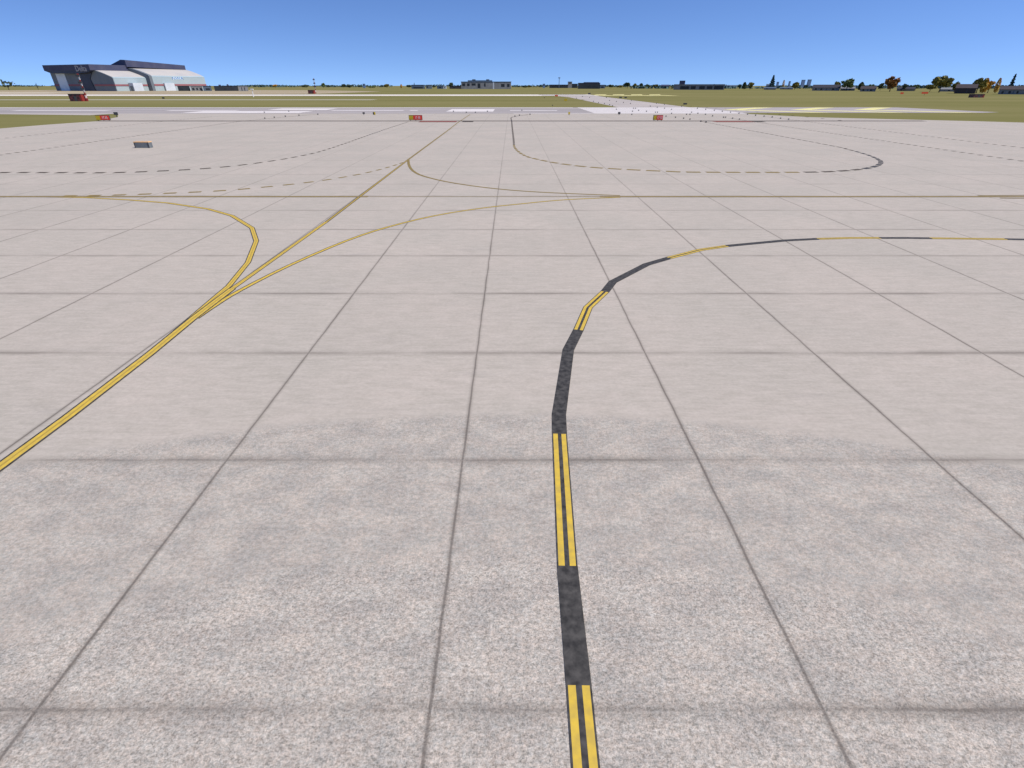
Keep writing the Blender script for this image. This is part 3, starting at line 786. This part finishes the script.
# light panel, dark column, stripe
mb = MB(); mb.box(LB+15, LB+39, -.9, .05, .05, zR-3.9); mb.build('light_panel', 'hlight', hang)
mb = MB(); mb.prism([(-78,.05),(-52,.05),(-56,zR*.6),(-46,zR-3.2),(-84,zR-4.6)], -1.1, -.1, lambda p,q,d:(p,d,q)); mb.build('dark_column', 'navydark', hang)
zs0, zs1 = hz(100, 86, 0, 0), hz(100, 84.3, 0, 0)
mb = MB(); mb.box(LB+.5, -79, -.5, .1, zs0, zs1); mb.box(-51, .2, -.5, .1, zs0, zs1)
mb.box(.3, .9, -.5, S1-3, zs0, zs1); mb.box(8.3, 8.9, S1+3, LA, zs0*1.05, zs1*1.05); mb.build('stripe', 'hred', hang)
# white portals on the side
for a, w in ((22, 16), (78, 18)):
    mb = MB(); mb.box(1.0, 12, a, a+w, -.2, zs1+2.0); p = mb.build('portal', 'hwhite', hang)
    mb = MB(); mb.box(3, 10, a-.3, a+.1, 0, zs0); mb.build('door', 'hgrey', p)
text_mesh('lettering', 'Delta', 11.5, 'letter', hang, (-60, -7.15, zR+2.2), (math.pi/2, 0, 0), .12, 1.15)
text_mesh('lettering', 'NWA', 5.5, 'blue', hang, (8.8, 108, zE*.95), (math.pi/2, 0, math.pi/2), .1, 1.6)
mb = MB(); mb.box(8.3, 8.6, 98, 118, zE*.86, zE*1.04); mb.build('sign_panel', 'hlight', hang)

# ---------------------------------------------------------------- antenna shelters and masts
def shelter(x0, x1, yt, yb, label, mast=None, mastlab=None):
    Y = YB(yb); xm = (x0+x1)/2; lean = -(xm-512)/1160*(yb-yt)*.5
    X0, X1 = G(x0+lean, yb)[0], G(x1+lean, yb)[0]; H = AT(xm, yt, Y)[1]
    root = empty('equipment_shelter', ((X0+X1)/2, Y, 0), label, 'shelter')
    hw = (X1-X0)/2
    mb = MB(); mb.box(-hw, hw*.72, 0, hw*1.3, -.1, H*.92); mb.build('wall', 'check', root)
    mb = MB(); mb.box(hw*.72, hw, 0, hw*1.3, -.1, H*.92); mb.build('side_panel', 'mastred', root)
    mb = MB(); mb.box(-hw-.1, hw+.1, -.15, hw*1.3+.15, H*.92, H); mb.build('roof', 'roofb', root)
    mb = MB(); mb.box(-hw*.2, hw*.2, -.06, .04, 0, H*.7); mb.build('door', 'metal', root)
    if mast:
        mx, myt, myb = mast
        Ym = YB(myb); Hm = AT(mx, myt, Ym)[1]; Xm = G(mx - (mx-512)/1160*(myb-myt)*1.0, myb)[0]
        r = empty('antenna_mast', (Xm, Ym, 0), mastlab, 'mast')
        n = 9; h = Hm/n; s = .55 if Hm < 25 else .8
        for i in range(n):
            mb = MB()
            for ax, ay in ((-s/2,-s/2),(s/2,-s/2),(0,s/2)):
                mb.tube([(ax,ay,i*h),(ax,ay,(i+1)*h)], [.12,.12], 5)
            mb.tube([(-s/2,-s/2,i*h),(s/2,-s/2,(i+1)*h)], [.08,.08], 4); mb.tube([(s/2,-s/2,i*h),(0,s/2,(i+1)*h)], [.08,.08], 4); mb.tube([(0,s/2,i*h),(-s/2,-s/2,(i+1)*h)], [.08,.08], 4)
            mb.build('mast_section', 'mastred' if i % 2 == 0 else 'signwhite', r)
        for fz in (.45, .68, .92):
            mb = MB(); mb.box(-1.1, 1.1, -.9, -.4, Hm*fz-.5, Hm*fz+.5); mb.build('antenna', 'metal', r)
shelter(69, 81.5, 93.8, 101.3, 'dark red chequered shelter in the grass before the big hangar', (77.5, 73.5, 101.2), 'red and white lattice mast rising in front of the big hangar')
shelter(308, 314, 90, 93.8, 'small dark red shelter beside the black mast', (313.6, 78.3, 93.6), 'smaller lattice mast on the grass right of the shed row')
shelter(974, 984.5, 94.1, 97.6, 'dark chequered shelter without mast in the grass at the right')

def mast(xt, yt, yb, r_, mat, label, name='pole'):
    Y = YB(yb); H = AT(xt, yt, Y)[1]; X = G(xt - (xt-512)/1160*(yb-yt), yb)[0]
    root = empty(name, (X, Y, 0), label, 'pole')
    mb = MB(); mb.tube([(0,0,-.1),(0,0,H)], [r_, r_*.7], 8); mb.build('post', mat, root)
    mb = MB(); mb.box(-r_*3, r_*3, -r_*1.5, r_*1.5, H, H+r_*2.2); mb.build('lamp', mat, root)
mast(252, 89.8, 97, .35, 'signwhite', 'slim pale pole standing at the far runway right of the sheds')
mast(559.3, 78.3, 88.2, 1.1, 'bblue', 'tall grey blue mast above the slate hangar')

# ---------------------------------------------------------------- airfield signs
def guidance(x0, x1, yb, label):
    Y = YB(yb); X0, X1 = G(x0, yb)[0], G(x1, yb)[0]; W = X1-X0; H = 1.05
    root = empty('guidance_sign', ((X0+X1)/2, Y, 0), label, 'sign', 'runway holding signs at the apron edge')
    hw = W/2
    mb = MB(); mb.box(-hw-.06, hw+.06, .02, .3, .18, .18+H+.1); mb.build('housing', 'metal', root)
    mb = MB(); mb.box(-hw, -hw+W*.32, -.04, .018, .24, .18+H); mb.build('yellow_panel', 'signyel', root)
    mb = MB(); mb.box(-hw+W*.33, hw, -.04, .018, .24, .18+H); p = mb.build('red_panel', 'signred', root)
    text_mesh('lettering', '17-35', .8, 'signwhite', p, (-hw+W*.665, -.05, .72), (math.pi/2,0,0), .012, .78)
    for x in (-hw*.8, 0, hw*.8):
        mb = MB(); mb.tube([(x,.16,-.02),(x,.16,.18)], [.06,.06], 6); mb.build('leg', 'metal', root)
guidance(97, 110.3, 120.9, 'red and yellow sign at the tip of the grass, leftmost of three')
guidance(409.3, 422.2, 120.8, 'red and yellow sign at the left end of the middle red hold line')
guidance(653.2, 662.3, 120.8, 'red and yellow sign right of centre, rightmost of three')

def board(x0, x1, yt, yb, mat, label, post=.5, trim=None, name='marker_board'):
    Y = YB(yb); xm = (x0+x1)/2; lean = -(xm-512)/1160*(yb-yt)*.6
    X0, X1 = G(x0+lean, yb)[0], G(x1+lean, yb)[0]; H = AT(xm, yt, Y)[1]; hw = (X1-X0)/2
    root = empty(name, ((X0+X1)/2, Y, 0), label, 'marker')
    mb = MB(); mb.box(-hw, hw, -.08, .08, H*post, H); p = mb.build('panel', mat, root)
    mb = MB(); mb.tube([(0,.0,-.05),(0,0,H*post+.02)], [.1 if hw < 1 else .13]*2, 6); mb.build('post', 'metal', root)
    if trim: 
        mb = MB(); mb.box(-hw-.03, hw*.02, -.12, -.085, H*post+.05, H-.05); mb.build('face', trim, root)
board(114, 118, 112.1, 117.3, 'metal', 'black square board on a post behind the leftmost red sign', .45)
board(362.6, 364.8, 112.2, 115, 'metal', 'small dark board left of the yellow edged one', .4)
board(373, 375.4, 112, 115, 'signyel', 'small upright board half black and half yellow', .1, 'metal')
board(618, 620.4, 112, 115, 'metal', 'small dark upright board on the white threshold', .3)
board(568.3, 570, 112, 115.2, 'signyel', 'small yellow marker on the runway edge right of centre', .3)
board(564.2, 567.2, 98.8, 101.3, 'signyel', 'yellow square board in the grass left of the joining taxiway', .15)
board(555, 558, 94.9, 96.6, 'redor', 'orange red board at the far runway edge left of the taxiway', .15)
board(588, 590.6, 92.9, 94.7, 'metal', 'dark board beyond the far runway end', .2)
board(619.2, 622, 96.9, 98.2, 'metal', 'left one of two dark low boards by the yellow bars', .1)
board(624.3, 627, 96.9, 98.2, 'metal', 'right one of two dark low boards by the yellow bars', .1)
board(683.3, 687, 103, 104.7, 'metal', 'dark low board in the grass right of the joining taxiway', .1)
board(900.5, 903.6, 92.3, 94.2, 'redor', 'orange round marker in the grass below the low tan house', .1)
board(921.5, 928, 92, 95.5, 'redor', 'orange topped marker over a dark base in the right grass', .5)
board(162, 164.5, 97.2, 98.8, 'metal', 'small black marker in the grass below the second white portal', .1)
board(516+103, 516+103.6, 200, 200.2, 'metal', '', .1) if False else None

# grey utility cabinet on the apron
Yc = YB(148.0); cx = (G(135.2,148)[0] + G(150,148)[0])/2; cw = (G(150,148)[0]-G(135.2,148)[0])/2
H = AT(141, 141.6, Yc)[1]
root = empty('utility_cabinet', (cx, Yc, 0), 'grey low box with an orange top standing alone on the left of the apron', 'cabinet')
mb = MB(); mb.box(-cw, cw, 0, .8, .0, H*.86); mb.build('body', 'grey', root)
mb = MB(); mb.box(-cw-.01, cw+.01, -.02, .85, H*.86+.003, H); mb.build('lid', 'orange', root)
for x in (-cw*.92, cw*.92):
    mb = MB(); mb.box(x-.07, x+.07, -.05, -.003, .02, H*.85); mb.build('corner_post', 'metal', root)

# edge lights
mb = MB(); mb.tube([(0,0,0),(0,0,.12)], [.2,.2], 8); mb.tube([(0,0,.12),(0,0,.3)], [.07,.07], 6); mb.tube([(0,0,.3),(0,0,.42),(0,0,.5)], [.2,.21,.12], 8)
base_me = None
def conv(lst, ox, oy, s=.0977): return [(ox + a*s, oy + b_*s) for a, b_ in lst]
lights = conv([(65,240),(98,272),(168,282),(240,292),(312,302),(322,270),(45,302),(98,315),(128,325),(168,363),(578,300),(515,330),(660,312),(835,330),(585,342),(660,352),(732,363),(342,352),(363,352),(395,373),(332,383),(475,383),(567,393),(588,393),(732,404),(937,393),(885,414),(325,414),(675,434),(772,445),(855,455),(920,414),(920,465)], 600, 74)
lights += conv([(75,352),(160,363),(248,373),(330,383),(414,393),(500,404),(588,414),(15,393),(80,404),(158,414),(230,430),(342,445),(363,445),(435,455),(505,465),(670,424),(757,434),(840,442),(925,455),(1008,465),(110,485),(163,495)], 690, 74)
lights += conv([(122,373),(205,414),(97,424),(50,434),(680,248),(742,230),(814,240),(352,242),(435,322),(855,280),(905,292),(967,302),(988,240)], 510, 74)
lights += conv([(250,393),(500,383),(798,414),(605,424),(465,434),(352,445),(255,455)], 240, 74)
lights += conv([(475,393),(568,393),(343,383),(690,383)], 420, 74)
for (x, y) in lights:
    x_, y_ = G(x, y + .4)
    if base_me is None:
        o = mb.build('edge_light', 'metal'); base_me = o
    else:
        o = base_me.copy(); C.objects.link(o)
    o.location = (x_, y_, .02); s = .48 + .0019*y_; o.scale = (s*1.3, s*1.3, s*.8)
    tag(o, 'small dark pavement light dotted about the runway end and taxiway', 'light', 'pavement lights around the runway end')

# ---------------------------------------------------------------- light
SUN_EL, SUN_AZ = 50, 108        # azimuth clockwise from +Y: high on the right
w = bpy.data.worlds.new('World'); S.world = w; w.use_nodes = True
nt = w.node_tree; bg = nt.nodes['Background']
sky = N(nt, 'ShaderNodeTexSky', sky_type='NISHITA'); sky.sun_disc = False
sky.sun_elevation = R(SUN_EL); sky.sun_rotation = R(SUN_AZ)
sky.altitude = 200; sky.air_density = 1.0; sky.dust_density = .0; sky.ozone_density = 3.0
tc = N(nt, 'ShaderNodeTexCoord'); sp = N(nt, 'ShaderNodeSeparateXYZ'); cb = N(nt, 'ShaderNodeCombineXYZ')
nt.links.new(tc.outputs['Generated'], sp.inputs[0])
nt.links.new(sp.outputs[0], cb.inputs[0]); nt.links.new(sp.outputs[1], cb.inputs[1])
nt.links.new(math_n(nt, 'MULTIPLY_ADD', sp.outputs[2], 1.75, .175), cb.inputs[2])
nt.links.new(cb.outputs[0], sky.inputs[0])
hs = N(nt, 'ShaderNodeHueSaturation'); hs.inputs['Saturation'].default_value = 1.17; hs.inputs['Hue'].default_value = .512; nt.links.new(sky.outputs[0], hs.inputs['Color'])
nt.links.new(hs.outputs[0], bg.inputs['Color']); bg.inputs['Strength'].default_value = .137
sun = bpy.data.objects.new('sun', bpy.data.lights.new('sun', 'SUN')); C.objects.link(sun)
sun.data.energy = 3.8; sun.data.angle = R(.5); sun.data.color = (1, .94, .86)
az, el = R(SUN_AZ), R(SUN_EL)
d = Vector((math.sin(az)*math.cos(el), math.cos(az)*math.cos(el), math.sin(el)))
sun.rotation_euler = d.to_track_quat('Z', 'Y').to_euler()
S.view_settings.view_transform = 'Standard'; S.view_settings.look = 'None'
S.view_settings.exposure = .35; S.view_settings.gamma = 1
S.render.resolution_x, S.render.resolution_y = 1024, 768
